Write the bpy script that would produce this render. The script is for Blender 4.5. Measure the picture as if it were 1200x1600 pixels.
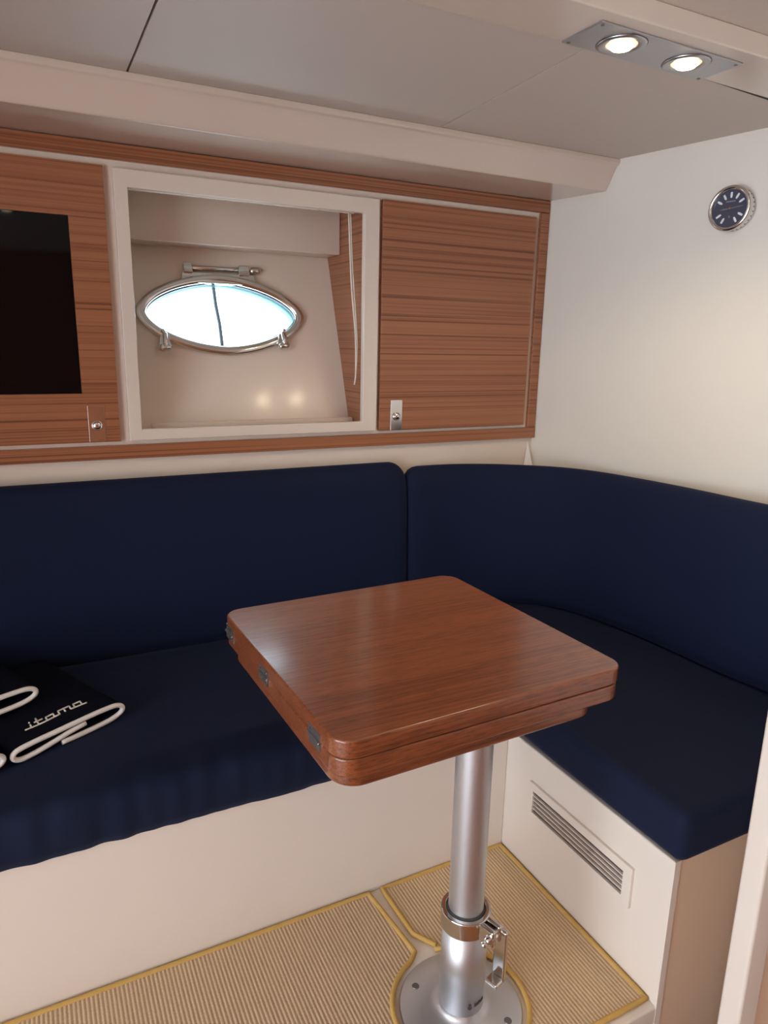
import bpy, bmesh, math, random
from mathutils import Vector, Matrix, noise

scene = bpy.context.scene
for o in list(bpy.data.objects):
    bpy.data.objects.remove(o, do_unlink=True)
COL = scene.collection
PI = math.pi

# ------------------------------------------------------------------ camera
F_PX, YAW, PIT, ROL, CAM_H = 1102.78, 0.470318, 0.236429, 0.0203337, 1.24
fw = Vector((math.sin(YAW) * math.cos(PIT), math.cos(YAW) * math.cos(PIT), -math.sin(PIT)))
rt = Vector((math.cos(YAW), -math.sin(YAW), 0))
up = rt.cross(fw)
r2 = rt * math.cos(ROL) + up * math.sin(ROL)
u2 = -rt * math.sin(ROL) + up * math.cos(ROL)
cam_d = bpy.data.cameras.new('camera')
cam = bpy.data.objects.new('camera', cam_d)
COL.objects.link(cam)
cam_d.sensor_fit = 'HORIZONTAL'
cam_d.sensor_width = 36.0
cam_d.lens = F_PX * 36.0 / 1200.0
cam_d.clip_start = 0.02
m = Matrix.Identity(4)
for i in range(3):
    m[i][0], m[i][1], m[i][2] = r2[i], u2[i], -fw[i]
m[2][3] = CAM_H
cam.matrix_world = m
scene.camera = cam

# ------------------------------------------------------------------ world, exposure
w = bpy.data.worlds.new('sky')
scene.world = w
w.use_nodes = True
bgn = w.node_tree.nodes['Background']
bgn.inputs['Color'].default_value = (0.80, 0.90, 1.0, 1)
bgn.inputs['Strength'].default_value = 7.4
vs = scene.view_settings
vs.view_transform = 'Standard'
vs.look = 'None'
vs.exposure = 0.0
vs.gamma = 1.0
vs.use_curve_mapping = False
LAMP_W = 7.5          # watts of each small ceiling spot

# ------------------------------------------------------------------ materials
def srgb(r, g, b):
    f = lambda c: (c / 255 / 12.92) if c <= 10 else ((c / 255 + 0.055) / 1.055) ** 2.4
    return (f(r), f(g), f(b), 1)

def base_mat(name, col, rough=0.5, metal=0.0, coat=0.0, spec=0.5, bump=None, var=None):
    mt = bpy.data.materials.new(name)
    mt.use_nodes = True
    nt = mt.node_tree
    b = nt.nodes['Principled BSDF']
    b.inputs['Base Color'].default_value = col
    b.inputs['Roughness'].default_value = rough
    b.inputs['Metallic'].default_value = metal
    b.inputs['Coat Weight'].default_value = coat
    b.inputs['Coat Roughness'].default_value = 0.12
    b.inputs['Specular IOR Level'].default_value = spec
    tc = nt.nodes.new('ShaderNodeTexCoord')
    if var:      # slight tonal unevenness (scale, amount)
        n = nt.nodes.new('ShaderNodeTexNoise')
        n.inputs['Scale'].default_value = var[0]
        n.inputs['Detail'].default_value = 3
        nt.links.new(tc.outputs['Object'], n.inputs['Vector'])
        mx = nt.nodes.new('ShaderNodeMix')
        mx.data_type = 'RGBA'
        mx.inputs[6].default_value = tuple(c * (1 - var[1]) for c in col[:3]) + (1,)
        mx.inputs[7].default_value = tuple(min(1, c * (1 + var[1])) for c in col[:3]) + (1,)
        nt.links.new(n.outputs['Fac'], mx.inputs[0])
        nt.links.new(mx.outputs[2], b.inputs['Base Color'])
    if bump:     # (scale vec, strength, distance)
        mp = nt.nodes.new('ShaderNodeMapping')
        mp.inputs['Scale'].default_value = bump[0]
        n = nt.nodes.new('ShaderNodeTexNoise')
        n.inputs['Scale'].default_value = 1.0
        n.inputs['Detail'].default_value = 4
        nt.links.new(tc.outputs['Object'], mp.inputs['Vector'])
        nt.links.new(mp.outputs['Vector'], n.inputs['Vector'])
        bp = nt.nodes.new('ShaderNodeBump')
        bp.inputs['Strength'].default_value = bump[1]
        bp.inputs['Distance'].default_value = bump[2]
        nt.links.new(n.outputs['Fac'], bp.inputs['Height'])
        nt.links.new(bp.outputs['Normal'], b.inputs['Normal'])
    return mt

def wood_mat(name, stops, long_axis, fine, coarse, rough, coat, dash=None):
    """grain running along long_axis (0,1,2); stops = ramp (pos, colour)"""
    mt = bpy.data.materials.new(name)
    mt.use_nodes = True
    nt = mt.node_tree
    b = nt.nodes['Principled BSDF']
    b.inputs['Roughness'].default_value = rough
    b.inputs['Coat Weight'].default_value = coat
    b.inputs['Coat Roughness'].default_value = 0.14
    tc = nt.nodes.new('ShaderNodeTexCoord')
    def nz(across, along, detail, dist):
        mp = nt.nodes.new('ShaderNodeMapping')
        sc = [across] * 3
        sc[long_axis] = along
        mp.inputs['Scale'].default_value = sc
        n = nt.nodes.new('ShaderNodeTexNoise')
        n.inputs['Scale'].default_value = 1.0
        n.inputs['Detail'].default_value = detail
        n.inputs['Distortion'].default_value = dist
        nt.links.new(tc.outputs['Object'], mp.inputs['Vector'])
        nt.links.new(mp.outputs['Vector'], n.inputs['Vector'])
        return n
    a = nz(coarse[0], coarse[1], 2, 0.3)
    c = nz(fine[0], fine[1], 3, 0.15)
    mth = nt.nodes.new('ShaderNodeMath')
    mth.operation = 'MULTIPLY_ADD'
    mth.inputs[1].default_value = fine[2]
    nt.links.new(c.outputs['Fac'], mth.inputs[0])
    sub = nt.nodes.new('ShaderNodeMath')
    sub.operation = 'MULTIPLY'
    sub.inputs[1].default_value = 1 - fine[2]
    nt.links.new(a.outputs['Fac'], sub.inputs[0])
    nt.links.new(sub.outputs[0], mth.inputs[2])
    rp = nt.nodes.new('ShaderNodeValToRGB')
    el = rp.color_ramp.elements
    while len(el) < len(stops):
        el.new(0.5)
    for e, (p, colr) in zip(el, stops):
        e.position = p
        e.color = colr
    nt.links.new(mth.outputs[0], rp.inputs['Fac'])
    out = rp.outputs['Color']
    if dash:
        d = nz(dash[0], dash[1], 2, 0.0)
        r2_ = nt.nodes.new('ShaderNodeValToRGB')
        r2_.color_ramp.elements[0].position = dash[2]
        r2_.color_ramp.elements[0].color = (dash[3],) * 3 + (1,)
        r2_.color_ramp.elements[1].position = dash[2] + 0.06
        r2_.color_ramp.elements[1].color = (1, 1, 1, 1)
        nt.links.new(d.outputs['Fac'], r2_.inputs['Fac'])
        mx = nt.nodes.new('ShaderNodeMix')
        mx.data_type = 'RGBA'
        mx.blend_type = 'MULTIPLY'
        mx.inputs[0].default_value = 1.0
        nt.links.new(out, mx.inputs[6])
        nt.links.new(r2_.outputs['Color'], mx.inputs[7])
        out = mx.outputs[2]
    nt.links.new(out, b.inputs['Base Color'])
    return mt

def emit_mat(name, col, strength):
    mt = bpy.data.materials.new(name)
    mt.use_nodes = True
    b = mt.node_tree.nodes['Principled BSDF']
    b.inputs['Base Color'].default_value = (0.8, 0.8, 0.8, 1)
    b.inputs['Emission Color'].default_value = col
    b.inputs['Emission Strength'].default_value = strength
    return mt

M_WALL = base_mat('cream_wall', srgb(230, 224, 213), 0.45, bump=((300, 300, 300), 0.06, 0.001))
M_CEIL = base_mat('ceiling_vinyl', srgb(212, 200, 190), 0.6, bump=((420, 420, 420), 0.12, 0.001))
M_WHITE = base_mat('white_gelcoat', srgb(228, 215, 202), 0.22, coat=0.3)
M_LACQ = base_mat('white_lacquer', srgb(228, 213, 198), 0.3, coat=0.2)
M_SOFFIT = base_mat('glossy_cream', srgb(214, 196, 183), 0.18, coat=0.5)
M_BEIGE = base_mat('beige_panel', srgb(226, 196, 168), 0.35)  # even beige for end panel, riser and partition
TEAK_STOPS = [(0.31, srgb(94, 55, 36)), (0.41, srgb(126, 76, 50)), (0.48, srgb(156, 99, 67)), (0.60, srgb(168, 109, 75)), (0.70, srgb(150, 93, 63))]
M_TEAK = wood_mat('striped_teak', TEAK_STOPS, 0, (340, 0.5, 0.5), (130, 0.3), 0.35, 0.25)
M_TEAK_SIDE = wood_mat('striped_teak_side', TEAK_STOPS, 1, (300, 0.5, 0.5), (95, 0.35), 0.35, 0.25)
M_TABLE = wood_mat('varnished_iroko', [(0.3, srgb(88, 43, 24)), (0.45, srgb(120, 63, 36)), (0.6, srgb(140, 78, 45)), (0.75, srgb(120, 61, 34))],
                   0, (200, 3, 0.6), (40, 0.5), 0.3, 0.6, dash=(520, 26, 0.40, 0.62))
def fabric_mat(name, col, wr):
    mt = base_mat(name, col, 0.85, spec=0.25, bump=wr)
    b = mt.node_tree.nodes['Principled BSDF']
    b.inputs['Sheen Weight'].default_value = 0.06
    b.inputs['Sheen Roughness'].default_value = 0.5
    b.inputs['Sheen Tint'].default_value = (0.35, 0.45, 0.8, 1)
    return mt
M_NAVY = fabric_mat('navy_canvas', srgb(11, 21, 46), ((9, 9, 3), 0.25, 0.02))
M_NAVY2 = fabric_mat('navy_canvas_back', srgb(11, 22, 50), ((3, 3, 3), 0.15, 0.02))
M_TOWEL = base_mat('navy_terry', srgb(10, 13, 26), 0.95, spec=0.1, bump=((900, 900, 900), 0.5, 0.002))
M_PIPING = base_mat('white_piping', srgb(232, 226, 220), 0.7, bump=((900, 900, 900), 0.15, 0.0006))
M_CHROME = base_mat('polished_steel', (0.72, 0.71, 0.69, 1), 0.12, metal=1.0)
M_STEEL = base_mat('brushed_steel', (0.50, 0.51, 0.54, 1), 0.36, metal=1.0, bump=((20, 900, 900), 0.1, 0.0005))
M_ALU = base_mat('satin_aluminium', (0.62, 0.62, 0.64, 1), 0.46, metal=1.0)
M_DARK = base_mat('dark_gap', srgb(70, 66, 66), 0.6)
M_GLASSY = base_mat('black_screen', srgb(6, 7, 12), 0.04, spec=0.22)
M_DIAL = base_mat('slate_dial', srgb(70, 72, 88), 0.3)
M_LUME = base_mat('white_marker', srgb(232, 234, 238), 0.4)
M_BRASS = base_mat('brass', (0.75, 0.5, 0.22, 1), 0.25, metal=1.0)
M_GREYBAR = base_mat('grey_print', srgb(128, 126, 132), 0.5)
M_BIND = base_mat('ochre_binding', srgb(204, 164, 90), 0.8, bump=((500, 500, 500), 0.4, 0.002), var=(60, 0.12))
M_SCREW = base_mat('dull_screw', (0.22, 0.2, 0.19, 1), 0.45, metal=0.8)
M_BULB = emit_mat('warm_bulb', (1.0, 0.84, 0.55, 1), 9.0)
M_GLOW = emit_mat('amber_glow', (1.0, 0.70, 0.30, 1), 1.3)  # amber halo round the bulb, painted as its own emission
M_CORD = base_mat('white_cord', srgb(228, 220, 208), 0.6)
M_SOLE = wood_mat('cabin_sole', [(0.3, srgb(110, 66, 38)), (0.5, srgb(150, 96, 58)), (0.7, srgb(165, 108, 66))], 0, (120, 2, 0.5), (14, 0.5), 0.35, 0.3)

def carpet_mat():
    mt = base_mat('ribbed_sisal', srgb(186, 160, 122), 0.95, spec=0.1)
    nt = mt.node_tree
    b = nt.nodes['Principled BSDF']
    tc = nt.nodes.new('ShaderNodeTexCoord')
    wv = nt.nodes.new('ShaderNodeTexWave')
    wv.wave_type = 'BANDS'
    wv.bands_direction = 'X'
    wv.inputs['Scale'].default_value = 40
    wv.inputs['Distortion'].default_value = 0.25
    wv.inputs['Detail'].default_value = 2
    wv.inputs['Detail Scale'].default_value = 4
    nt.links.new(tc.outputs['Object'], wv.inputs['Vector'])
    n = nt.nodes.new('ShaderNodeTexNoise')
    n.inputs['Scale'].default_value = 320
    n.inputs['Detail'].default_value = 2
    nt.links.new(tc.outputs['Object'], n.inputs['Vector'])
    rp = nt.nodes.new('ShaderNodeValToRGB')
    rp.color_ramp.elements[0].position = 0.1
    rp.color_ramp.elements[0].color = srgb(178, 148, 116)
    rp.color_ramp.elements[1].position = 0.55
    rp.color_ramp.elements[1].color = srgb(216, 188, 154)
    nt.links.new(wv.outputs['Fac'], rp.inputs['Fac'])
    mx = nt.nodes.new('ShaderNodeMix')
    mx.data_type = 'RGBA'
    mx.blend_type = 'OVERLAY'
    mx.inputs[0].default_value = 0.35
    nt.links.new(rp.outputs['Color'], mx.inputs[6])
    nt.links.new(n.outputs['Fac'], mx.inputs[7])
    nt.links.new(mx.outputs[2], b.inputs['Base Color'])
    bp = nt.nodes.new('ShaderNodeBump')
    bp.inputs['Strength'].default_value = 0.4
    bp.inputs['Distance'].default_value = 0.003
    nt.links.new(wv.outputs['Fac'], bp.inputs['Height'])
    nt.links.new(bp.outputs['Normal'], b.inputs['Normal'])
    return mt
M_CARPET = carpet_mat()

def pane_mat():
    mt = bpy.data.materials.new('tinted_pane')
    mt.use_nodes = True
    nt = mt.node_tree
    b = nt.nodes['Principled BSDF']
    b.inputs['Base Color'].default_value = (0.86, 0.97, 1.0, 1)
    b.inputs['Transmission Weight'].default_value = 1.0
    b.inputs['Roughness'].default_value = 0.0
    b.inputs['IOR'].default_value = 1.05
    return mt
M_PANE = pane_mat()

# ------------------------------------------------------------------ mesh helpers
ORG = {}

def finish(name, bm, mat, parent=None, smooth=False, origin=None, bevel=None):
    """link a bmesh (world coordinates unless the parent is 'local') as one object"""
    o_ = Vector((0, 0, 0))
    if parent is not None:
        o_ = ORG.get(parent, Vector((0, 0, 0)))
    elif origin is not None:
        o_ = Vector(origin)
    if o_.length > 0:
        bmesh.ops.translate(bm, verts=bm.verts, vec=-o_)
    bmesh.ops.recalc_face_normals(bm, faces=bm.faces)
    me = bpy.data.meshes.new(name)
    bm.to_mesh(me)
    bm.free()
    me.materials.append(mat)
    ob = bpy.data.objects.new(name, me)
    COL.objects.link(ob)
    if parent is not None:
        ob.parent = parent
        ORG[ob] = o_
    elif origin is not None:
        ob.location = origin
        ORG[ob] = o_
    else:
        ORG[ob] = Vector((0, 0, 0))
    if smooth:
        for p in me.polygons:
            p.use_smooth = True
    if bevel:
        md = ob.modifiers.new('bevel', 'BEVEL')
        md.width = bevel[0]
        md.segments = bevel[1]
        md.limit_method = 'ANGLE'
        md.angle_limit = math.radians(40)
        for p in me.polygons:
            p.use_smooth = True
        wn = ob.modifiers.new('wn', 'WEIGHTED_NORMAL')
        wn.keep_sharp = False
    return ob

def thing(name, loc, label, cat, group=None, rotz=0.0, local=False, kind=None):
    o = bpy.data.objects.new(name, None)
    o.empty_display_size = 0.05
    COL.objects.link(o)
    o.location = loc
    o.rotation_euler = (0, 0, rotz)
    o['label'] = label
    o['category'] = cat
    if group:
        o['group'] = group
    if kind:
        o['kind'] = kind
    ORG[o] = Vector((0, 0, 0)) if local else Vector(loc)
    return o

def tag(o, label, cat=None, group=None, kind=None):
    o['label'] = label
    if cat:
        o['category'] = cat
    if group:
        o['group'] = group
    if kind:
        o['kind'] = kind
    return o

def box(x0, x1, y0, y1, z0, z1, bm=None):
    bm = bm or bmesh.new()
    v = [bm.verts.new((x, y, z)) for z in (z0, z1) for y in (y0, y1) for x in (x0, x1)]
    for f in ((0, 1, 3, 2), (4, 5, 7, 6), (0, 1, 5, 4), (2, 3, 7, 6), (0, 2, 6, 4), (1, 3, 7, 5)):
        bm.faces.new([v[i] for i in f])
    return bm

def prism(pts, z0, z1, bm=None):
    """vertical extrusion of an xy outline"""
    bm = bm or bmesh.new()
    a = [bm.verts.new((p[0], p[1], z0)) for p in pts]
    b = [bm.verts.new((p[0], p[1], z1)) for p in pts]
    n = len(pts)
    bm.faces.new(a[::-1])
    bm.faces.new(b)
    for i in range(n):
        bm.faces.new((a[i], a[(i + 1) % n], b[(i + 1) % n], b[i]))
    return bm

def rrect(x0, x1, y0, y1, r, n=8):
    pts = []
    for cx, cy, a0 in ((x1 - r, y1 - r, 0), (x0 + r, y1 - r, PI / 2), (x0 + r, y0 + r, PI), (x1 - r, y0 + r, 1.5 * PI)):
        for i in range(n + 1):
            a = a0 + PI / 2 * i / n
            pts.append((cx + r * math.cos(a), cy + r * math.sin(a)))
    return pts

def lathe(prof, c=(0, 0, 0), n=32, bm=None, mat3=None):
    """prof: list of (r, z) round the z axis"""
    bm = bm or bmesh.new()
    rings = []
    new = []
    for r, z in prof:
        if r < 1e-6:
            v = bm.verts.new((0, 0, z))
            rings.append([v])
            new.append(v)
        else:
            rg = [bm.verts.new((r * math.cos(2 * PI * i / n), r * math.sin(2 * PI * i / n), z)) for i in range(n)]
            rings.append(rg)
            new += rg
    for a, b in zip(rings, rings[1:]):
        if len(a) == 1 and len(b) == 1:
            continue
        for i in range(n):
            j = (i + 1) % n
            if len(a) == 1:
                bm.faces.new((a[0], b[i], b[j]))
            elif len(b) == 1:
                bm.faces.new((a[i], a[j], b[0]))
            else:
                bm.faces.new((a[i], a[j], b[j], b[i]))
    if mat3 is not None:
        bmesh.ops.transform(bm, matrix=mat3, verts=new)
    bmesh.ops.translate(bm, vec=Vector(c), verts=new)
    return bm

def axis_mat(d):
    """rotation taking +z to direction d"""
    return Vector((0, 0, 1)).rotation_difference(Vector(d).normalized()).to_matrix().to_4x4()

def rod(p, q, r, n=12, bm=None, cap=0.3):
    p, q = Vector(p), Vector(q)
    L = (q - p).length
    e = min(r * cap, L * 0.3)
    return lathe([(0, 0), (r - e, 0), (r, e), (r, L - e), (r - e, L), (0, L)], p, n, bm, axis_mat(q - p))

def catmull(pts, sub=6, closed=False):
    P = [Vector(p) for p in pts]
    n = len(P)
    out = []
    rng = range(n) if closed else range(n - 1)
    for i in rng:
        p0 = P[(i - 1) % n] if closed or i > 0 else P[i] * 2 - P[i + 1]
        p1, p2 = P[i], P[(i + 1) % n]
        p3 = P[(i + 2) % n] if closed or i + 2 < n else p2 * 2 - p1
        for k in range(sub):
            t = k / sub
            out.append(0.5 * ((2 * p1) + (p2 - p0) * t + (2 * p0 - 5 * p1 + 4 * p2 - p3) * t * t + (3 * p1 - p0 - 3 * p2 + p3) * t ** 3))
    if not closed:
        out.append(P[-1])
    return out

def tube(pts, r, n=8, closed=False, bm=None, sx=1.0, ref=(0, 0, 1)):
    """tube along pts; sx widens it across ref"""
    bm = bm or bmesh.new()
    P = [Vector(p) for p in pts]
    rings = []
    N = len(P)
    for i, p in enumerate(P):
        if closed:
            t = P[(i + 1) % N] - P[i - 1]
        else:
            t = P[min(i + 1, N - 1)] - P[max(i - 1, 0)]
        t.normalize()
        rf = Vector(ref)
        if abs(t.dot(rf)) > 0.97:
            rf = Vector((1, 0, 0)) if abs(t.x) < 0.9 else Vector((0, 1, 0))
        s = t.cross(rf).normalized()
        u = s.cross(t).normalized()
        rr = r[i] if isinstance(r, (list, tuple)) else r
        rings.append([bm.verts.new(p + s * (rr * sx * math.cos(2 * PI * k / n)) + u * (rr * math.sin(2 * PI * k / n))) for k in range(n)])
    pr = list(zip(rings, rings[1:])) + ([(rings[-1], rings[0])] if closed else [])
    for a, b in pr:
        for k in range(n):
            j = (k + 1) % n
            bm.faces.new((a[k], a[j], b[j], b[k]))
    if not closed:
        bm.faces.new(rings[0][::-1])
        bm.faces.new(rings[-1])
    return bm

def struct(o, label):
    o['kind'] = 'structure'
    o['label'] = label
    return o

# ------------------------------------------------------------------ setting
def wall_x(y):
    return 1.535 + 0.2 * (1.9 - y)

XL = -1.15       # left end of the settee
XA = -2.3        # unseen open aisle end, set far left to steer the daylight
ZC = 1.762       # ceiling panels
# platform, its face and the lower sole
bm = box(XL, 1.0, 0.737, 1.30, -0.04, 0.0)
fl = struct(finish('floor', bm, M_WHITE, bevel=(0.004, 2)), 'white raised dinette floor under the mats')
bm = box(XL, 0.999, 0.747, 0.76, -0.22, -0.04)
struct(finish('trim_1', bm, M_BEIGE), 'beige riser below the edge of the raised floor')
bm = box(XA, 2.4, -1.8, 0.90, -0.26, -0.22)
struct(finish('floor', bm, M_SOLE), 'lower wooden cabin sole')
# right bulkhead (angled)
bm = prism([(wall_x(2.4), 2.4), (wall_x(0.3), 0.3), (wall_x(0.3) + 0.03, 0.3), (wall_x(2.4) + 0.03, 2.4)], -0.22, 1.80)
box(wall_x(0.3), wall_x(0.3) + 0.03, -1.8, 0.299, -0.22, 1.80, bm)  # unseen stretch added to shut out daylight from the right
struct(finish('wall_right', bm, M_WALL), 'cream bulkhead wall carrying the round clock')
# back wall (below and above the locker row)
bm = box(XL, 1.56, 1.914, 1.934, -0.0, 0.965)
box(XL, 1.56, 1.914, 1.934, 1.662, 1.80, bm)
struct(finish('wall_back', bm, M_LACQ), 'cream side lining behind the settee')
bm = box(XL - 0.03, XL, 0.85, 2.4, -0.22, 1.80)
box(XA, XL - 0.03, 0.85, 0.88, -0.22, 1.80, bm)  # unseen aisle side, added so daylight enters only from the far end
struct(finish('wall_left', bm, M_WALL), 'cream wall at the end of the settee')
bm = box(XA, 2.4, -1.83, -1.8, -0.22, 1.80)
struct(finish('wall_front', bm, M_TEAK), 'teak-faced wall across the aisle')
# ceiling: deck slab + panels + light band
bm = box(XA, 2.4, -1.8, 2.4, 1.795, 1.83)
ce = struct(finish('ceiling', bm, M_CEIL), 'cabin ceiling of pale panels')
XJ = (0.244, 0.975)
YB = 1.117
def ceil_piece(pts):
    finish('ceiling_panel', prism(pts, ZC, 1.795), M_CEIL, ce)
g = 0.0024
ceil_piece([(XL, YB), (XJ[0] - g, YB), (XJ[0] - g, 1.75), (XL, 1.75)])
ceil_piece([(XJ[0] + g, YB), (0.96 - g, YB), (0.988 - g, 1.75), (XJ[0] + g, 1.75)])
ceil_piece([(0.96 + g, YB), (1.24, YB + .001), (wall_x(YB) - .002, YB + 0.036), (wall_x(1.75) - .002, 1.75), (0.988 + g, 1.75)])
bm = prism([(XL, 0.985), (wall_x(0.985) - .002, 0.985 + .0), (wall_x(1.11) - .002, 1.134), (1.24, 1.114), (XL, 1.114)], ZC - 0.004, 1.795)
finish('light_band', bm, M_WHITE, ce, bevel=(0.003, 2))
o = finish('gap_shade_strip', prism([(1.24, 1.1145), (wall_x(1.13) - .003, 1.1345), (wall_x(1.14) - .003, 1.1525), (1.245, 1.1175)], ZC - 0.001, 1.794), base_mat('gap_shade_black', srgb(30, 26, 30), 0.7), ce)  # dark strip stands in for the shadow inside the gap
o['label'] = 'black strip painting the shadow gap between panel and light band'
# cornice with soffit above the lockers
prof = [(1.702, 1.681), (1.699, 1.688), (1.673, 1.742), (1.664, 1.748), (1.664, ZC), (1.913, ZC), (1.913, 1.681)]
bm = bmesh.new()
A = [bm.verts.new((XL, y, z)) for y, z in prof]
B = [bm.verts.new((wall_x(y) - .001, y, z)) for y, z in prof]
bm.faces.new(A); bm.faces.new(B[::-1])
for i in range(len(prof)):
    j = (i + 1) % len(prof)
    bm.faces.new((A[i], A[j], B[j], B[i]))
struct(finish('trim_2', bm, M_SOFFIT, bevel=(0.003, 2)), 'cream cornice between ceiling and lockers')
# ledge behind the right backrest
bm = prism([(1.30, 1.912), (wall_x(1.912) - .002, 1.912), (wall_x(0.76) - .002, 0.76), (wall_x(0.76) - 0.10, 0.76), (1.565, 1.50), (1.50, 1.76)], 0.79, 0.80)
struct(finish('trim_3', bm, M_LACQ), 'cream ledge behind the curved backrest')
# small white wedge in the corner
bm = bmesh.new()
v = [bm.verts.new(p) for p in ((1.474, 1.880, 0.80), (1.534, 1.885, 0.80), (1.511, 1.909, 0.924), (1.496, 1.912, 0.80), (1.529, 1.912, 0.80))]
for f in ((0, 1, 2), (0, 2, 3), (1, 4, 2), (3, 2, 4), (0, 3, 4, 1)):
    bm.faces.new([v[i] for i in f])
struct(finish('trim_4', bm, base_mat('bright_white_plastic', srgb(248, 246, 244), 0.3)), 'white triangular corner wedge above the backrest')

# ------------------------------------------------------------------ settee base
sb = thing('settee_base', (0.3, 1.3, 0), 'cream L-shaped settee base with beige end panel', 'settee base')
finish('front_panel', box(XL + .002, 0.985, 1.239, 1.257, 0, 0.327), M_WHITE, sb, bevel=(0.003, 2))
finish('side_panel', prism([(0.985, 0.737), (0.998, 0.737), (1.003, 1.26), (0.985, 1.26)], 0.0, 0.327), M_WHITE, sb, bevel=(0.003, 2))
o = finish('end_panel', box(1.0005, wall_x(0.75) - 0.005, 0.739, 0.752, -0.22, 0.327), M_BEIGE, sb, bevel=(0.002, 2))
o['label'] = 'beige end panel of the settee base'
finish('edge_trim', box(0.9855, 1.0005, 0.7365, 0.7385, -0.22, 0.327), M_WHITE, sb)
finish('seat_board', prism([(XL + .002, 1.257), (1.003, 1.257), (1.003, 0.752), (wall_x(0.752) - .005, 0.752), (wall_x(1.912) - .005, 1.912), (XL + .002, 1.912)], 0.310, 0.3275), M_LACQ, sb)
# air vent on the side panel
vt = thing('air_vent', (0.985, 0.985, 0.152), 'white louvred air vent in the settee side panel', 'vent')
y0, y1, z0, z1 = 0.823, 1.142, 0.158, 0.248
oy0, oy1, oz0, oz1 = 0.845, 1.128, 0.174, 0.229
bm = bmesh.new()
box(0.978, 0.9848, y0, oy0, z0, z1, bm); box(0.978, 0.9848, oy1, y1, z0, z1, bm)
box(0.978, 0.9848, oy0, oy1, z0, oz0, bm); box(0.978, 0.9848, oy0, oy1, oz1, z1, bm)
finish('frame', bm, M_WHITE, vt)
finish('backing', box(0.9837, 0.9848, oy0, oy1, oz0, oz1), M_DARK, vt)
for k in range(4):
    zc = oz0 + (oz1 - oz0) * (k + 1) / 5
    bm = bmesh.new()
    q = [bm.verts.new(p) for p in ((0.9785, oy0, zc - .0012), (0.9836, oy0, zc - .0004), (0.9836, oy0, zc + .0016), (0.9785, oy0, zc + .0012),
                                   (0.9785, oy1, zc - .0012), (0.9836, oy1, zc - .0004), (0.9836, oy1, zc + .0016), (0.9785, oy1, zc + .0012))]
    for f in ((0, 1, 2, 3), (4, 5, 6, 7), (0, 1, 5, 4), (1, 2, 6, 5), (2, 3, 7, 6), (3, 0, 4, 7)):
        bm.faces.new([q[i] for i in f])
    finish('slat', bm, M_LACQ, vt)

# ------------------------------------------------------------------ cushions
def soft_slab(name, pts, z0, z1, rad, label, group):
    c = Vector((sum(p[0] for p in pts) / len(pts), sum(p[1] for p in pts) / len(pts), z0))
    bm = prism(pts, z0, z1)
    o = finish(name, bm, M_NAVY, None, origin=c, bevel=(rad, 5))
    tag(o, label, 'cushion', group)
    return o

BACK = [(1.02, 1.805), (1.10, 1.803), (1.18, 1.794), (1.265, 1.762), (1.339, 1.714), (1.416, 1.649), (1.463, 1.557), (1.490, 1.42), (1.505, 1.29), (1.511, 1.123), (1.518, 1.035), (1.530, 0.95), (1.536, 0.86), (1.540, 0.745)]
bc = catmull([(x, y, 0) for x, y in BACK], 5)
# the straight run: top grid with real creases along the front
def straight_seat():
    x0, x1, yf, yb, z0, z1, R = XL + .005, 0.985, 1.224, 1.86, 0.3285, 0.430, 0.030
    prof = []
    for k in range(5):
        prof.append((yf + 0.004 * math.sin(PI * k / 4) * -1 + 0.004, z0 + (z1 - R - z0) * k / 4))
    for k in range(1, 7):
        a = PI / 2 * k / 6
        prof.append((yf + R + 0.004 - R * math.cos(a), z1 - R + R * math.sin(a)))
    for k in range(1, 9):
        prof.append((yf + R + (yb - yf - R) * k / 8, z1 + 0.004 * math.sin(PI * k / 8)))
    prof += [(yb, z0)]
    n = 260
    bm = bmesh.new()
    rows = []
    for i in range(n + 1):
        x = x0 + (x1 - x0) * i / n
        e = min(x - x0, x1 - x)
        ins = 0.012 * max(0, 1 - e / 0.012) ** 2
        row = []
        for (y, z) in prof:
            fr = max(0, 1 - (y - yf) / 0.16)                       # creases fade away from the front edge
            h = noise.noise(Vector((x * 26, y * 5, z * 6))) * 0.0055 + noise.noise(Vector((x * 9, y * 3, 7))) * 0.005
            dy = -h * fr if z < z1 - 0.002 else 0
            dz = h * 0.6 * fr if z > z0 + 0.04 else (0.002 * noise.noise(Vector((x * 14, 3, 1))) if z < z0 + 0.001 and False else 0)
            zz = z + dz
            if zz > z0 + 0.02:
                zz -= ins
            row.append(bm.verts.new((x, y + dy + (ins if y < yf + .1 else 0), zz)))
        rows.append(row)
    m_ = len(prof)
    for a, b in zip(rows, rows[1:]):
        for k in range(m_):
            j = (k + 1) % m_
            bm.faces.new((a[k], b[k], b[j], a[j]))
    bm.faces.new(rows[0]); bm.faces.new(rows[-1][::-1])
    o = finish('seat_cushion', bm, M_NAVY, None, smooth=True, origin=(0, 1.5, z0))
    tag(o, 'long straight navy seat cushion with creased front edge, towels lying on it', 'cushion', 'settee seat cushions')
straight_seat()
outer = [(p.x + 0.06, p.y + 0.04) for p in bc if p.y < 1.72]
pts = [(0.980, 0.722), (0.982, 1.10), (0.988, 1.222), (0.989, 1.86), (1.20, 1.86), (1.36, 1.82)] + outer[1:-1] + [(1.60, 0.722)]
soft_slab('seat_cushion', pts, 0.3285, 0.430, 0.022, 'navy corner seat cushion under the curved backrest, with square end', 'settee seat cushions')

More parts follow.
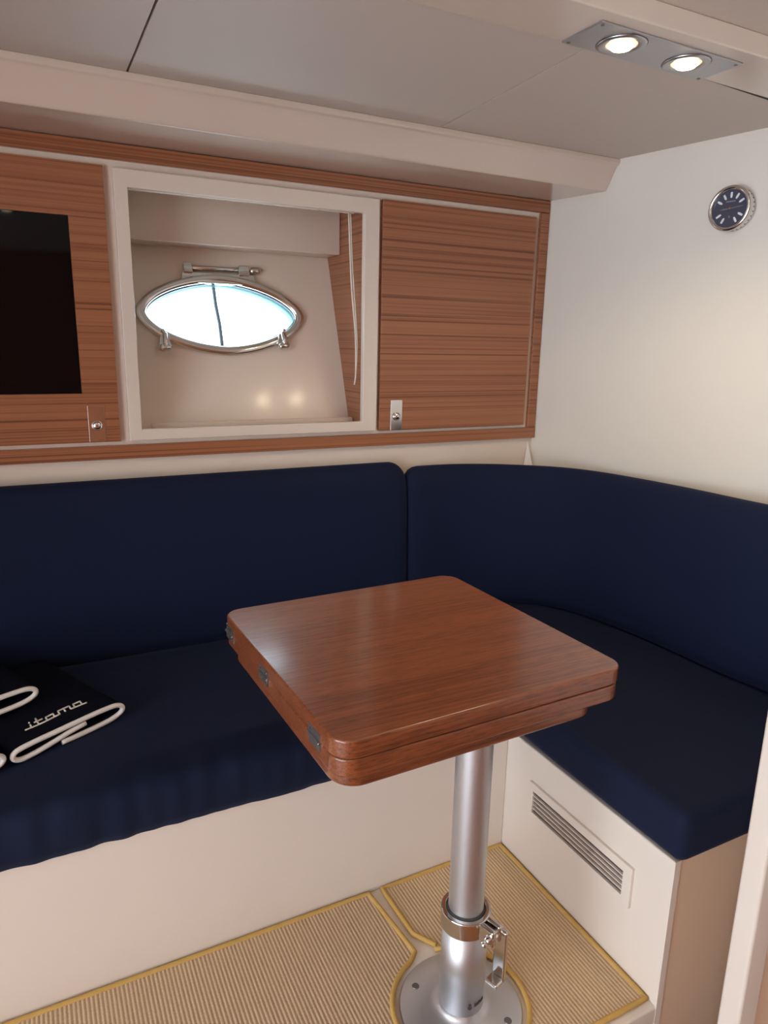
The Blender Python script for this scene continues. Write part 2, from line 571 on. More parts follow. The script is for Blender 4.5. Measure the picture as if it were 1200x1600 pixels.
def back_cushion(path, height, zb, label, rise=0.0):
    """path: front line in plan; the cushion leans back and rolls over at the top"""
    P = [Vector((p[0], p[1], 0)) for p in path]
    prof = [(0.006, 0.0), (0.0, 0.03), (0.000, 0.10), (0.004, 0.20), (0.010, 0.30), (0.018, 0.37), (0.026, 0.405), (0.036, 0.432), (0.052, 0.452), (0.068, 0.458),
            (0.085, 0.455), (0.098, 0.443), (0.105, 0.42), (0.107, 0.36), (0.107, 0.2), (0.106, 0.02), (0.10, 0.0)]
    ctr = Vector((0.05, 0.0, 0.22))
    L = [0]
    for a, b in zip(P, P[1:]):
        L.append(L[-1] + (b - a).length)
    tot = L[-1]
    bm = bmesh.new()
    rows = []
    for i, p in enumerate(P):
        t = (P[min(i + 1, len(P) - 1)] - P[max(i - 1, 0)]).normalized()
        nb = Vector((-t.y, t.x, 0))
        e = min(L[i], tot - L[i])
        s = max(0, 1 - e / 0.055)
        shr = 1 - math.sqrt(max(0, 1 - s * s))        # rounded ends
        row = []
        for d, h in prof:
            hh = h * height / 0.458
            hh = hh - shr * 0.045 * (hh / height) ** 3
            dd = d + (0.05 - d) * shr * 0.55
            wob = 0.003 * noise.noise(Vector((L[i] * 5, h * 5, 2.0))) if d < 0.05 else 0
            q = p + nb * (dd + wob)
            row.append(bm.verts.new((q.x, q.y, zb + hh + rise * L[i] / tot)))
        rows.append(row)
    m_ = len(prof)
    for a, b in zip(rows, rows[1:]):
        for k in range(m_):
            j = (k + 1) % m_
            bm.faces.new((a[k], b[k], b[j], a[j]))
    bm.faces.new(rows[0]); bm.faces.new(rows[-1][::-1])
    mid = P[len(P) // 2]
    o = finish('backrest_cushion', bm, M_NAVY2, None, smooth=True, origin=(mid.x, mid.y, zb))
    tag(o, label, 'cushion', 'settee backrest cushions')

xs = [XL + .005 + (1.012 - XL - .005) * i / 90 for i in range(91)]
xs = sorted(set(xs + [1.012 - d for d in (.002, .005, .009, .014, .02, .028, .036)]))
back_cushion([(x, 1.805) for x in xs], 0.456, 0.4325, 'long straight navy backrest cushion below the lockers')
rp = [(1.014 + d, 1.805) for d in (0, .0015, .004, .0075)] + [(p.x, p.y) for p in bc if p.x > 1.03]
back_cushion(rp, 0.437, 0.4325, 'curved navy backrest cushion wrapping the corner below the clock wall', rise=0.008)

# ------------------------------------------------------------------ locker row
cb = thing('wall_locker', (0.3, 1.914, 0.935), 'teak-faced wall locker row with white face frame above the settee', 'cabinet')
WX0, WX1, WZ0, WZ1 = 0.248, 0.893, 1.000, 1.598        # opening in the face
bm = bmesh.new()
box(XL + .002, WX0, 1.9105, 1.9138, 0.955, 1.66, bm); box(WX1, 1.51, 1.9105, 1.9138, 0.955, 1.66, bm)
box(WX0, WX1, 1.9105, 1.9138, 0.955, WZ0, bm); box(WX0, WX1, 1.9105, 1.9138, WZ1, 1.66, bm)
finish('face_frame', bm, M_LACQ, cb)
for nm, b in (('top_rail', (XL + .002, 1.531, 1.898, 1.9136, 1.644, 1.6795)), ('bottom_rail', (XL + .002, 1.531, 1.898, 1.9136, 0.935, 0.970)), ('side_rail', (1.499, 1.531, 1.8985, 1.9136, 0.9705, 1.6435))):
    o = finish(nm, box(*b), M_TEAK, cb, bevel=(0.002, 2))
    o['label'] = 'striped teak ' + nm.replace('_', ' ')
def locker_door(x0, x1, z0, z1, lx, cut=None):
    if cut:
        cx0, cx1, cz0, cz1 = cut
        bm = bmesh.new()
        box(x0, cx0, 1.8955, 1.9102, z0, z1, bm); box(cx1, x1, 1.8955, 1.9102, z0, z1, bm)
        box(cx0, cx1, 1.8955, 1.9102, z0, cz0, bm); box(cx0, cx1, 1.8955, 1.9102, cz1, z1, bm)
        box(cx0, cx1, 1.906, 1.9102, cz0, cz1, bm)
        d = finish('door', bm, M_TEAK, cb)
    else:
        d = finish('door', box(x0, x1, 1.8955, 1.9102, z0, z1), M_TEAK, cb, bevel=(0.0015, 2))
    d['label'] = 'horizontally striped teak door'
    l = finish('latch_plate', box(lx - .0195, lx + .0195, 1.8935, 1.8953, z0 + .001, z0 + .091), M_CHROME, d, bevel=(0.0008, 2))
    l['label'] = 'polished steel latch plate'
    R_ = axis_mat((0, -1, 0))
    lathe_bm = lathe([(0.0125, 0), (0.0125, .003), (0.011, .0045), (0.0095, .003), (0.0095, .002)], (lx, 1.8934, z0 + .042), 24, None, R_)
    finish('latch_ring', lathe_bm, M_CHROME, d, smooth=True)
    finish('latch_button', lathe([(0.009, 0), (0.009, .004), (0.0075, .0058), (0, .0062)], (lx, 1.8934, z0 + .042), 24, None, R_), M_CHROME, d, smooth=True)
locker_door(0.942, 1.479, 0.980, 1.628, 0.998)
TVX0, TVX1, TVZ0, TVZ1 = -0.60, 0.1265, 1.102, 1.511
locker_door(-0.69, 0.209, 0.981, 1.628, 0.155, (TVX0, TVX1, TVZ0, TVZ1))
# television let into the left door
tv = thing('television', (-0.237, 1.905, TVZ0), 'black glossy flat television screen set into the teak door', 'television')
o = finish('housing', box(TVX0 + .0008, TVX1 - .0008, 1.8995, 1.9055, TVZ0 + .0008, TVZ1 - .0008), M_DARK, tv)
finish('screen', box(TVX0 + .0008, TVX1 - .0008, 1.8950, 1.8994, TVZ0 + .0008, TVZ1 - .0008), M_GLASSY, tv)

# ------------------------------------------------------------------ window recess
wn_ = thing('window_1', (0.57, 1.91, 0.98), 'square white window frame between the two teak doors', 'window', kind='structure')
FX0, FX1, FZ0, FZ1 = 0.2305, 0.930, 0.982, 1.6255
IX0, IX1, IZ0, IZ1 = 0.262, 0.884, 1.0105, 1.585
YF0, YF1 = 1.890, 1.9102
def quad_loop(x0, x1, z0, z1, y):
    return [(x0, y, z0), (x1, y, z0), (x1, y, z1), (x0, y, z1)]
def fr_loft(loops):
    bm = bmesh.new()
    R_ = [[bm.verts.new(p) for p in lp] for lp in loops]
    for a, b in list(zip(R_, R_[1:])) + [(R_[-1], R_[0])]:
        for i in range(4):
            bm.faces.new((a[i], a[(i + 1) % 4], b[(i + 1) % 4], b[i]))
    return bm
finish('frame', fr_loft([quad_loop(FX0, FX1, FZ0, FZ1, YF1), quad_loop(FX0, FX1, FZ0, FZ1, YF0), quad_loop(IX0, IX1, IZ0, IZ1, YF0), quad_loop(IX0, IX1, IZ0, IZ1, YF1)]), M_WHITE, wn_, bevel=(0.0025, 3))
# recess linings
o = finish('recess_side', box(0.8945, 0.905, 1.9142, 2.30, 0.98, 1.66), M_TEAK_SIDE, wn_)
o['label'] = 'teak right side of the window recess'
finish('recess_side', box(0.234, 0.2475, 1.9142, 2.30, 0.98, 1.66), M_LACQ, wn_)
finish('recess_top', box(0.2476, 0.8944, 1.9142, 2.30, 1.64, 1.66), M_LACQ, wn_)
finish('recess_ledge', box(0.2476, 0.8944, 1.9142, 2.06, 0.98, 1.000), M_LACQ, wn_, bevel=(0.003, 2))
finish('ledge_strip', box(0.30, 0.8940, 1.982, 1.996, 1.0002, 1.014), M_LACQ, wn_, bevel=(0.003, 2))
bm = box(0.2480, 0.8942, 2.088, 2.19, 1.4935, 1.6395)
finish('upper_box', bm, M_SOFFIT, wn_, bevel=(0.003, 2))

# sloping hull lining with the porthole cut in it: coordinates (u, v, w): u = x, v up the slope, w towards the cabin
SL = 0.352
SN = math.sqrt(1 + SL * SL)
EV = Vector((0, SL / SN, 1 / SN))
EW = Vector((0, -1 / SN, SL / SN))
def hp(u, v, w_=0.0):
    return Vector((u, 2.017, 1.008)) + EV * v + EW * w_
PC = (0.5385, 0.3145)
def spindle(a, b, p, n=96, c=PC):
    out = []
    for i in range(n):
        t = 2 * PI * i / n
        ct, st = math.cos(t), math.sin(t)
        k = (abs(ct) ** p + abs(st) ** p) ** (-1 / p)
        # even spacing by warping the angle of a flat curve
        out.append((c[0] + a * math.copysign(abs(ct) ** (2 / p), ct), c[1] + b * math.copysign(abs(st) ** (2 / p), st)))
    return out
def smooth_loop(pts, it=2):
    for _ in range(it):
        n = len(pts)
        pts = [((pts[i - 1][0] + 2 * pts[i][0] + pts[(i + 1) % n][0]) / 4, (pts[i - 1][1] + 2 * pts[i][1] + pts[(i + 1) % n][1]) / 4) for i in range(n)]
    return pts
def loft(loops, closed_ring=True, bm=None):
    """loops: list of lists of 3d points, joined in order (and last to first)"""
    bm = bm or bmesh.new()
    R_ = [[bm.verts.new(p) for p in lp] for lp in loops]
    pr = list(zip(R_, R_[1:])) + ([(R_[-1], R_[0])] if closed_ring else [])
    n = len(R_[0])
    for a, b in pr:
        for i in range(n):
            j = (i + 1) % n
            bm.faces.new((a[i], a[j], b[j], b[i]))
    return bm
hole = smooth_loop(spindle(0.232, 0.102, 1.62))
bm = bmesh.new()
hv = [bm.verts.new(hp(u, v)) for u, v in hole]
he = [bm.edges.new((hv[i], hv[(i + 1) % len(hv)])) for i in range(len(hv))]
rc = [bm.verts.new(hp(u, v)) for u, v in ((0.2478, -0.02), (0.8942, -0.02), (0.8942, 0.70), (0.2478, 0.70))]
re_ = [bm.edges.new((rc[i], rc[(i + 1) % 4])) for i in range(4)]
bmesh.ops.triangle_fill(bm, use_beauty=True, use_dissolve=False, edges=he + re_)
ex = bmesh.ops.extrude_face_region(bm, geom=list(bm.faces))
bmesh.ops.translate(bm, vec=-EW * 0.012, verts=[e for e in ex['geom'] if isinstance(e, bmesh.types.BMVert)])
hl = finish('hull_lining', bm, M_LACQ, wn_)
hl['label'] = 'cream sloping hull lining around the porthole'
# porthole
ph = thing('porthole', tuple(hp(PC[0], PC[1])), 'polished steel eye-shaped porthole in the sloping lining', 'porthole')
def ring_loop(da, db, p, w_):
    return [hp(u, v, w_) for u, v in smooth_loop(spindle(0.246 + da, 0.122 + db, p))]
secs = []
for k in range(14):
    t = 2 * PI * k / 14
    wd = 0.0150 * math.cos(t)
    secs.append(ring_loop(-0.013 + wd, -0.013 + wd * 0.95, 1.72, 0.0085 + 0.010 * math.sin(t)))
finish('rim', loft(secs), M_CHROME, ph, smooth=True)
secs = [ring_loop(-0.021, -0.021, 1.68, 0.009), ring_loop(-0.0290, -0.0285, 1.66, 0.007), ring_loop(-0.0290, -0.0285, 1.66, -0.004), ring_loop(-0.021, -0.021, 1.68, -0.004)]
o = finish('gasket', loft(secs), base_mat('dark_teal_rubber', srgb(20, 52, 66), 0.4), ph, smooth=False)
o['label'] = 'dark gasket inside the rim'
secs = [ring_loop(-0.022, -0.022, 1.66, -0.0125), ring_loop(-0.029, -0.025, 1.64, -0.042), ring_loop(-0.010, -0.008, 1.66, -0.042), ring_loop(-0.010, -0.010, 1.66, -0.0125)]
finish('hull_sleeve', loft(secs), base_mat('pale_teal_sleeve', srgb(120, 176, 176), 0.4), ph, smooth=True)
lp0 = ring_loop(-0.0285, -0.028, 1.66, 0.002)
bm = bmesh.new()
f = bm.faces.new([bm.verts.new(p) for p in lp0])
ex = bmesh.ops.extrude_face_region(bm, geom=[f])
bmesh.ops.translate(bm, vec=-EW * 0.006, verts=[e for e in ex['geom'] if isinstance(e, bmesh.types.BMVert)])
o = finish('pane', bm, M_PANE, ph)
o['label'] = 'clear pane'
finish('divider', tube([hp(0.5275, 0.41, -0.03), hp(0.528, 0.36, -0.03), hp(0.533, 0.30, -0.03), hp(0.5335, 0.21, -0.03)], 0.0058, 8), base_mat('grey_divider', srgb(150, 158, 170), 0.5), ph)
# hinge on top
bm = bmesh.new()
def slab(u0, u1, v0, v1, w0, w1, tp=0.0, bm=None):
    bm = bm or bmesh.new()
    q = [bm.verts.new(hp(*c)) for c in ((u0, v0, w0), (u1, v0, w0), (u1 - tp, v1, w0), (u0 + tp, v1, w0), (u0, v0, w1), (u1, v0, w1), (u1 - tp, v1, w1), (u0 + tp, v1, w1))]
    for f in ((0, 1, 2, 3), (4, 5, 6, 7), (0, 1, 5, 4), (1, 2, 6, 5), (2, 3, 7, 6), (3, 0, 4, 7)):
        bm.faces.new([q[i] for i in f])
    return bm
slab(0.424, 0.648, 0.405, 0.436, 0.0005, 0.016, 0.008, bm)
finish('hinge_plate', bm, M_CHROME, ph, bevel=(0.002, 2))
finish('hinge_lug', slab(0.434, 0.462, 0.432, 0.462, 0.0005, 0.022, 0.002), M_CHROME, ph, bevel=(0.003, 2))
finish('hinge_lug', slab(0.594, 0.628, 0.432, 0.462, 0.0005, 0.022, 0.002), M_CHROME, ph, bevel=(0.003, 2))
finish('hinge_pin', rod(hp(0.460, 0.450, 0.010), hp(0.596, 0.452, 0.010), 0.0078, 16), M_CHROME, ph, smooth=True)
finish('hinge_knob', rod(hp(0.628, 0.451, 0.010), hp(0.668, 0.453, 0.010), 0.0115, 16, None, 0.8), M_CHROME, ph, smooth=True)
# two closing dogs
for u, v, sgn in ((0.362, 0.228, -1), (0.706, 0.238, 1)):
    d = finish('closing_dog', slab(u - .018, u + .018, v - .016, v + .020, 0.0005, 0.023, 0.006), M_CHROME, ph, bevel=(0.005, 3))
    finish('dog_screw', rod(hp(u - sgn * .001, v + .022, 0.028), hp(u + sgn * .001, v - .018, 0.028), 0.0065, 12), M_CHROME, d, smooth=True)
    finish('dog_knob', rod(hp(u - .019, v - .022, 0.024), hp(u + .017, v - .016, 0.024), 0.0105, 16, None, 0.7), M_CHROME, d, smooth=True)
    finish('dog_wing', rod(hp(u + .002, v + .018, 0.026), hp(u + sgn * .006, v + .034, 0.026), 0.0048, 10, None, 0.8), M_CHROME, d, smooth=True)

# rolled up blind: rail and pull cords
bl = thing('window_blind', (0.57, 1.93, 1.585), 'thin white blind rail with hanging pull cords inside the window frame', 'blind')
finish('head_rail', box(0.266, 0.868, 1.924, 1.938, 1.5865, 1.597), M_LACQ, bl, bevel=(0.002, 2))
for x in (0.40, 0.76):
    finish('rail_clip', box(x - .008, x + .008, 1.9215, 1.9238, 1.584, 1.5995), M_LACQ, bl, bevel=(0.001, 1))
c1 = catmull([(0.850, 1.926, 1.588), (0.852, 1.921, 1.50), (0.858, 1.918, 1.38), (0.871, 1.918, 1.25), (0.872, 1.917, 1.15), (0.868, 1.917, 1.116)], 6)
c2 = catmull([(0.856, 1.927, 1.588), (0.859, 1.922, 1.48), (0.867, 1.919, 1.36), (0.8765, 1.919, 1.24), (0.874, 1.918, 1.16), (0.868, 1.917, 1.116)], 6)
finish('pull_cord', tube(c1, 0.0022, 6), M_CORD, bl, smooth=True)
finish('pull_cord', tube(c2, 0.0018, 6), M_CORD, bl, smooth=True)

# ------------------------------------------------------------------ ceiling spots
def downlight(loc, rotz, label, power, length=0.352):
    t = thing('ceiling_spotlight', loc, label, 'ceiling light', rotz=rotz, local=True)
    h = length / 2
    pl = finish('plate', box(-h, h, -.049, .049, -0.0035, 0.0), M_STEEL, t, bevel=(0.001, 2))
    for sx in (-1, 1):
        for sy in (-1, 1):
            finish('screw', lathe([(0, 0), (.003, 0), (.0035, .001)], (sx * (h - .009), sy * .041, -.0046), 10), M_SCREW, pl)
    for sx in (-1, 1):
        cx = sx * 0.0822
        finish('lamp_ring', lathe([(.0430, -.0036), (.0430, -.0052), (.0405, -.0066), (.0290, -.0058), (.0270, -.0040), (.0270, -.0036)], (cx, 0, 0), 40), M_STEEL, t, smooth=True)
        finish('ring_gap', lathe([(.0442, -.0036), (.0442, -.0039), (.0431, -.0039), (.0431, -.0036)], (cx, 0, 0), 40), M_DARK, t)
        b_ = finish('bulb', lathe([(0, -.0125), (.010, -.0122), (.017, -.0108), (.0205, -.0080), (.0215, -.0050), (.0215, -.0038), (0, -.0038)], (cx, 0, 0), 32), M_BULB, t, smooth=True)
        finish('glow_ring', lathe([(.0217, -.0038), (.0217, -.0062), (.0255, -.0050), (.0268, -.0038)], (cx, 0, 0), 32), M_GLOW, b_, smooth=True)
        ld = bpy.data.lights.new('lamp_light', 'SPOT')
        ld.energy = power
        ld.color = (1.0, 0.80, 0.56)
        ld.spot_size = math.radians(150)
        ld.spot_blend = 0.9
        ld.shadow_soft_size = 0.025
        lo = bpy.data.objects.new('lamp_light', ld)
        COL.objects.link(lo)
        lo.parent = t
        lo.location = (cx, 0, -0.035)
    return t
downlight((1.0705, 1.0645, ZC - 0.004), math.radians(1.2), 'twin ceiling spotlight on brushed steel plate above the corner seat', LAMP_W)
downlight((0.0, 0.02, 1.795), math.radians(90), 'twin ceiling spotlight over the aisle reflected in the television', 2.0)

# ------------------------------------------------------------------ clock
ck = thing('wall_clock', (1.651, 1.318, 1.583), 'round chrome ship clock with slate dial on the cream bulkhead', 'clock', local=True)
nrm = Vector((-1, -0.2, 0)).normalized()
xax = Vector((0.2, -1, 0)).normalized()
ck.rotation_euler = Matrix((xax, Vector((0, 0, 1)), nrm)).transposed().to_euler()   # local x = right, y = up, z = out of the wall
finish('case', lathe([(0, 0), (.050, 0), (.052, .002), (.052, .022), (.050, .024), (0, .024)], n=48), M_CHROME, ck, smooth=True)
finish('bezel', lathe([(.0530, .0242), (.0550, .0270), (.0540, .0320), (.0500, .0350), (.0455, .0335), (.0440, .0290), (.0440, .0245)], n=48), M_CHROME, ck, smooth=True)
dl = finish('dial', lathe([(0, .0245), (.0439, .0245), (.0439, .0262), (0, .0262)], n=48), M_DIAL, ck)
for hpos in (12, 1, 2, 4, 5, 7, 8, 10, 11):
    a = PI / 2 - hpos * PI / 6
    ca, sa = math.cos(a), math.sin(a)
    bm = bmesh.new()
    ring = []
    for rr, hw in ((.0250, .0016), (.0300, .0028), (.0385, .0022)):
        for s in (-1, 1):
            ring.append((rr * ca - s * hw * sa, rr * sa + s * hw * ca))
    order = [0, 2, 4, 5, 3, 1]
    prism([ring[k] for k in order], .0262, .0270, bm)
    finish('hour_marker', bm, M_LUME, dl)
def hand(name, a, L, wd):
    ca, sa = math.cos(a), math.sin(a)
    p = [(-.008, -wd * .7), (L * .7, -wd), (L, 0), (L * .7, wd), (-.008, wd * .7)]
    return finish(name, prism([(x * ca - y * sa, x * sa + y * ca) for x, y in p], .0272, .0277), M_GREYBAR, ck)
hand('minute_hand', math.radians(6), .036, .0011)
hand('hour_hand', math.radians(184), .026, .0014)
finish('hand_hub', lathe([(.0026, .0277), (.0026, .0292), (0, .0294)], n=16), M_BRASS, ck)
finish('dial_print', box(-.012, .012, .0150, .0185, .0262, .02635), M_GREYBAR, dl)
finish('dial_print', box(-.0022, .0022, -.022, -.017, .0262, .02635), M_GREYBAR, dl)
for k in range(30):
    a = 2 * PI * k / 30
    finish('vent_hole', lathe([(0, 0), (.0019, 0), (.0019, .0004), (0, .0004)], (.0519 * math.cos(a), .0519 * math.sin(a), .011), 8, None, axis_mat((math.cos(a), math.sin(a), 0))), M_DARK, ck)

# ------------------------------------------------------------------ floor mats
PX, PY = 0.646, 0.904          # pedestal axis
RM = 0.131                     # cut-out radius in the mats
def arc(a0, a1, n=18):
    return [(PX + RM * math.cos(math.radians(a0 + (a1 - a0) * i / n)), PY + RM * math.sin(math.radians(a0 + (a1 - a0) * i / n))) for i in range(n + 1)]
def floor_mat(pts, label):
    c = (sum(p[0] for p in pts) / len(pts), sum(p[1] for p in pts) / len(pts), 0)
    t = thing('floor_mat', c, label, 'mat', 'ribbed mats on the dinette floor')
    finish('pile', prism(pts, 0.0003, 0.0065), M_CARPET, t)
    dense = []
    n = len(pts)
    for i in range(n):
        a, b = Vector(pts[i] + (0.006,)), Vector(pts[(i + 1) % n] + (0.006,))
        k = max(1, int((b - a).length / 0.02))
        dense += [a + (b - a) * j / k for j in range(k)]
    finish('binding', tube(dense, 0.0055, 8, True, None, 1.0), M_BIND, t, smooth=True)
    return t
mlp = [(XL + .01, 0.762), (XL + .01, 1.229), (0.606, 1.231), (0.624, 1.045)] + arc(101, 250) [1:] + [(0.606, 0.762)]
floor_mat(mlp, 'left ribbed tan mat with ochre binding along the straight settee front')
mrp = [(0.640, 1.231), (0.977, 1.235), (0.979, 0.757), (0.660, 0.757)] + arc(-88, 81)[0:] + [(0.673, 1.042), (0.660, 1.062), (0.6435, 1.088)]
floor_mat(mrp, 'ribbed tan mat with ochre binding beside the air vent')

# ------------------------------------------------------------------ pedestal table
tb = thing('pedestal_table', (PX, PY, 0.0), 'folding varnished wood table on a silver telescopic pedestal', 'table')
bp_ = finish('base_plate', lathe([(0, 0.0003), (.1175, 0.0003), (.1180, .004), (.1155, .0075), (.060, .0085), (.0525, .0105), (.0460, .016), (.0430, .022), (0, .022)], (PX, PY, 0), 64), M_ALU, tb, smooth=True)
for k in range(4):
    a = math.radians(-49 + 90 * k)
    finish('screw', lathe([(0, 0), (.0065, 0), (.0075, -.0012)], (PX + .092 * math.cos(a), PY + .092 * math.sin(a), .0092), 16), M_SCREW, bp_)
finish('lower_tube', lathe([(0, .020), (.0425, .020), (.0425, .2160), (.0360, .2160), (0, .2160)], (PX, PY, 0), 48), M_ALU, tb, smooth=False)
for p in bpy.data.objects['lower_tube'].data.polygons:
    p.use_smooth = True
finish('upper_tube', lathe([(.0325, .2162), (.0325, .655)], (PX, PY, 0), 48), M_ALU, tb, smooth=True)
cl = finish('clamp_collar', lathe([(.0428, .194), (.0450, .194), (.0465, .1955), (.0465, .2285), (.0450, .2300), (.0370, .2300), (.0360, .2285), (.0360, .2162), (.0428, .2162)], (PX, PY, 0), 48), M_CHROME, tb, smooth=False, bevel=(0.001, 2))
finish('inner_bush', lathe([(.0326, .2165), (.0356, .2165), (.0356, .2315), (.0326, .2325)], (PX, PY, 0), 48), M_DARK, tb)
# clamp lugs, bolt and lever on the side away from the settee
ld_ = Vector((0.31, -0.951, 0)).normalized()
sd_ = Vector((-ld_.y, ld_.x, 0))
def obox(c, hx, hy, hz, bm=None):
    """box along ld_, sd_, z"""
    bm = bm or bmesh.new()
    q = [bm.verts.new(c + ld_ * (sx * hx) + sd_ * (sy * hy) + Vector((0, 0, sz * hz))) for sz in (-1, 1) for sy in (-1, 1) for sx in (-1, 1)]
    for f in ((0, 1, 3, 2), (4, 5, 7, 6), (0, 1, 5, 4), (2, 3, 7, 6), (0, 2, 6, 4), (1, 3, 7, 5)):
        bm.faces.new([q[i] for i in f])
    return bm
P0 = Vector((PX, PY, 0.212))
for s in (-1, 1):
    finish('clamp_lug', obox(P0 + ld_ * 0.057 + sd_ * (s * 0.0095), 0.017, 0.0060, 0.0170), M_CHROME, cl, bevel=(0.004, 3))
bc_ = P0 + ld_ * 0.066
finish('clamp_bolt', rod(bc_ - sd_ * 0.026, bc_ + sd_ * 0.026, 0.0085, 16, None, 0.7), M_CHROME, cl, smooth=True)
finish('bolt_end', rod(bc_ - sd_ * 0.036, bc_ - sd_ * 0.026, 0.0055, 16, None, 0.8), M_CHROME, cl, smooth=True)
bm = obox(bc_ + sd_ * .014 + ld_ * .006 + Vector((0, 0, -.046)), .0130, .0050, .054)
obox(bc_ - sd_ * .001 + ld_ * .006 + Vector((0, 0, -.0955)), .0130, .0105, .0048, bm)
finish('clamp_lever', bm, M_CHROME, cl, bevel=(0.003, 3))
# maker's mark at the foot of the lower tube
md_ = Vector((-0.30, -0.95, 0)).normalized()
def on_tube(ang, z, r=0.0431):
    return Vector((PX + r * math.cos(ang), PY + r * math.sin(ang), z))
A0 = math.atan2(-0.80, -0.16)
bm = tube([on_tube(A0, .040), on_tube(A0, .052)], .0009, 6)
tube([on_tube(A0 - .09, .044), on_tube(A0 - .04, .040), on_tube(A0, .039), on_tube(A0 + .04, .040), on_tube(A0 + .09, .044)], .0009, 6, False, bm)
tube([on_tube(A0 - .05, .049), on_tube(A0 + .05, .049)], .0008, 6, False, bm)
for k in range(7):
    a = A0 + .22 + k * .085
    tube([on_tube(a, .042), on_tube(a + .012, .047 if k % 3 else .050), on_tube(a + .05, .047), on_tube(a + .055, .042)], .0007, 5, False, bm)
finish('maker_mark', bm, M_DARK, bp_)
# folded top (rotated a little)
TC = Vector((0.5705, 1.0135, 0))
TR = Matrix.Rotation(math.radians(2.0), 4, 'Z')
def tpl(pts, z0, z1):
    bm = prism(pts, z0, z1)
    bmesh.ops.transform(bm, matrix=Matrix.Translation(TC) @ TR, verts=bm.verts)
    return bm
H2 = 0.260
leaf1 = finish('upper_leaf', tpl(rrect(-H2, H2, -H2, H2, 0.034, 10), 0.7075, 0.735), M_TABLE, tb, bevel=(0.0035, 3))
leaf2 = finish('lower_leaf', tpl(rrect(-H2 + .001, H2 - .001, -H2 + .001, H2 - .001, 0.034, 10), 0.679, 0.7065), M_TABLE, tb, bevel=(0.003, 3))
finish('underframe', tpl(rrect(-H2 + .008, H2 - .045, -H2 + .012, H2 - .03, 0.04, 8), 0.655, 0.6785), M_TABLE, tb, bevel=(0.005, 3))
for yy in (-0.183, 0.025, 0.213):
    bm = box(-H2 - .0012, -H2 + .004, yy - .021, yy + .021, 0.694, 0.720)
    bmesh.ops.transform(bm, matrix=Matrix.Translation(TC) @ TR, verts=bm.verts)
    hg = finish('hinge', bm, M_STEEL, tb)
    hg['label'] = 'small steel hinge leaf'
    bm = rod((-H2 - .0018, yy - .021, .7072), (-H2 - .0018, yy + .021, .7072), .0026, 8)
    for q in (-.012, .012):
        for zq in (.699, .715):
            lathe([(0, 0), (.0022, 0), (.0022, .001)], (-H2 - .0024, yy + q, zq), 8, bm, axis_mat((1, 0, 0)))
    bmesh.ops.transform(bm, matrix=Matrix.Translation(TC) @ TR, verts=bm.verts)
    finish('hinge_pin', bm, M_SCREW, hg)

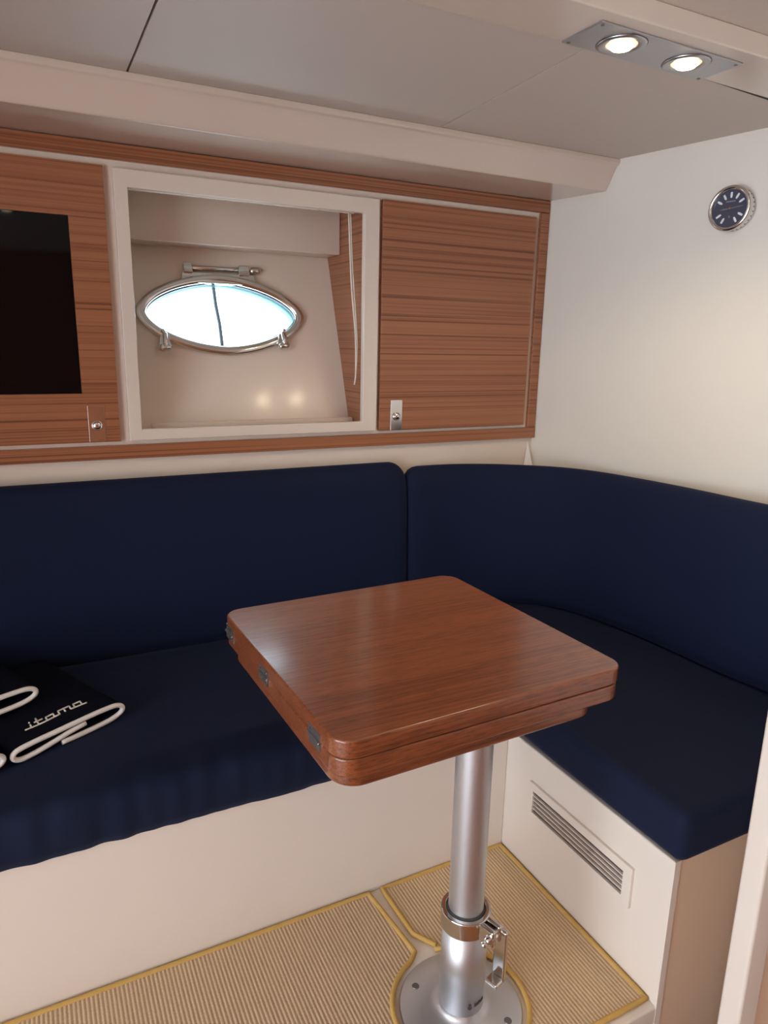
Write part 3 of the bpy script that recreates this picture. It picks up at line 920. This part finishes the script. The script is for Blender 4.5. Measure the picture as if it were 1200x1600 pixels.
# ------------------------------------------------------------------ folded towels
def towel(loc, rot, label):
    """local: u (x) across the front edge, d (y) into depth, z up; front left/right edge at d = 0"""
    t = thing('folded_towel', loc, label, 'towel', 'folded towels on the seat', rotz=rot, local=True)
    path = [(0.032, .0265), (0.0, .0225), (-.05, .0125), (-.090, .0075), (-.108, .0095), (-.1165, .0185), (-.108, .0285), (-.075, .0325), (-.03, .0345), (.03, .0375), (.075, .0385),
            (.104, .0365), (.1165, .0270), (.110, .0165), (.085, .0095), (.045, .0070), (.005, .0060), (-.02, .0065)]
    c = catmull([(u, 0, h) for u, h in path], 4)
    th = 0.0042
    n = len(c)
    nr = []
    for i in range(n):
        tg = (c[min(i + 1, n - 1)] - c[max(i - 1, 0)]).normalized()
        nr.append(Vector((-tg.z, 0, tg.x)))
    D = 0.33 if loc[2] < 0.46 else 0.285
    bm = bmesh.new()
    rows = []
    NS = 12
    for k in range(NS + 1):
        d = D * k / NS
        row = []
        for s in (1, -1):
            rng = range(n) if s == 1 else range(n - 1, -1, -1)
            for i in rng:
                p = c[i] + nr[i] * (s * th)
                wv = 0.003 * noise.noise(Vector((p.x * 14, d * 14, 3.3))) * min(1, p.z / .03)
                row.append(bm.verts.new((p.x * (1 - 0.02 * math.sin(d * 9)), d, max(p.z + wv, 0.0022))))
        rows.append(row)
    mm = len(rows[0])
    for a, b in zip(rows, rows[1:]):
        for i in range(mm):
            j = (i + 1) % mm
            bm.faces.new((a[i], a[j], b[j], b[i]))
    for r_ in (rows[0], rows[-1]):
        for i in range(n - 1):
            bm.faces.new((r_[i], r_[i + 1], r_[mm - 2 - i], r_[mm - 1 - i]))
    finish('cloth', bm, M_TOWEL, t, smooth=True)
    o = finish('edge_piping', tube([(p.x, -0.001, max(p.z, .0055)) for p in c], 0.0053, 10, False, None, 1.0, (0, 1, 0)), M_PIPING, t, smooth=True)
    o['label'] = 'white piping along the folded edge'
    # stitched script: connected slanted strokes
    S, x0, d0 = 0.0175, -0.060, 0.046
    strokes = [[(-.5, 0), (.25, 0), (.45, .62)], [(.55, .95), (.6, 1.1)],
               [(.25, 0), (1.1, 0), (1.5, 1.35)], [(.95, .72), (1.95, .72)],
               [(1.1, 0), (2.1, 0), (2.3, .68), (3.2, .68), (3.0, 0), (2.1, 0)],
               [(3.0, 0), (3.6, 0), (3.8, .68), (5.2, .68), (5.0, 0)], [(4.3, .0), (4.5, .68)],
               [(5.0, 0), (5.5, 0), (5.7, .68), (6.6, .68), (6.4, 0), (5.5, 0)], [(6.4, 0), (7.0, 0)]]
    bm = bmesh.new()
    for st in strokes:
        dense = []
        for a, b in zip(st, st[1:]):
            dense += [(a[0] + (b[0] - a[0]) * q / 3, a[1] + (b[1] - a[1]) * q / 3) for q in range(3)]
        dense.append(st[-1])
        pp = []
        for lx, ly in dense:
            u = x0 + lx * S
            d = d0 + ly * S * 1.25
            h = 0
            for i in range(n - 1):
                if c[i].z > .028 and c[i].x <= u <= c[i + 1].x:
                    f_ = (u - c[i].x) / max(1e-6, c[i + 1].x - c[i].x)
                    h = c[i].z * (1 - f_) + c[i + 1].z * f_
            h = (h or .037) + th
            h += 0.003 * noise.noise(Vector((u * 14, d * 14, 3.3)))
            pp.append((u, d, h + .0006))
        tube(pp, .0019, 6, False, bm)
    o = finish('stitched_name', bm, M_PIPING, t, smooth=True)
    o['label'] = 'white stitched lettering'
    return t
ZS = 0.4345
towel((0.024, 1.436, ZS), math.radians(25), 'folded navy towel with full white lettering and looped white piping, lowest of the pile')
towel((-0.142, 1.500, ZS + .0465), math.radians(22), 'folded navy towel with white piping lying on top of the other towels')
towel((-0.203, 1.331, ZS), math.radians(24), 'folded navy towel beside the lettered one at the end of the seat')

# ------------------------------------------------------------------ partition by the end of the seat
pt = thing('partition_post', (1.1, 0.60, -0.22), 'beige partition panel with white edge post beside the settee end', 'partition')
finish('edge_post', box(1.000, 1.050, 0.585, 0.625, -0.22, 0.86), M_WHITE, pt, bevel=(0.006, 3))
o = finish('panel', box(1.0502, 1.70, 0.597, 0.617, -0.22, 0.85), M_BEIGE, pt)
finish('cap', box(1.0502, 1.70, 0.590, 0.624, 0.8502, 0.862), M_WHITE, pt, bevel=(0.003, 2))
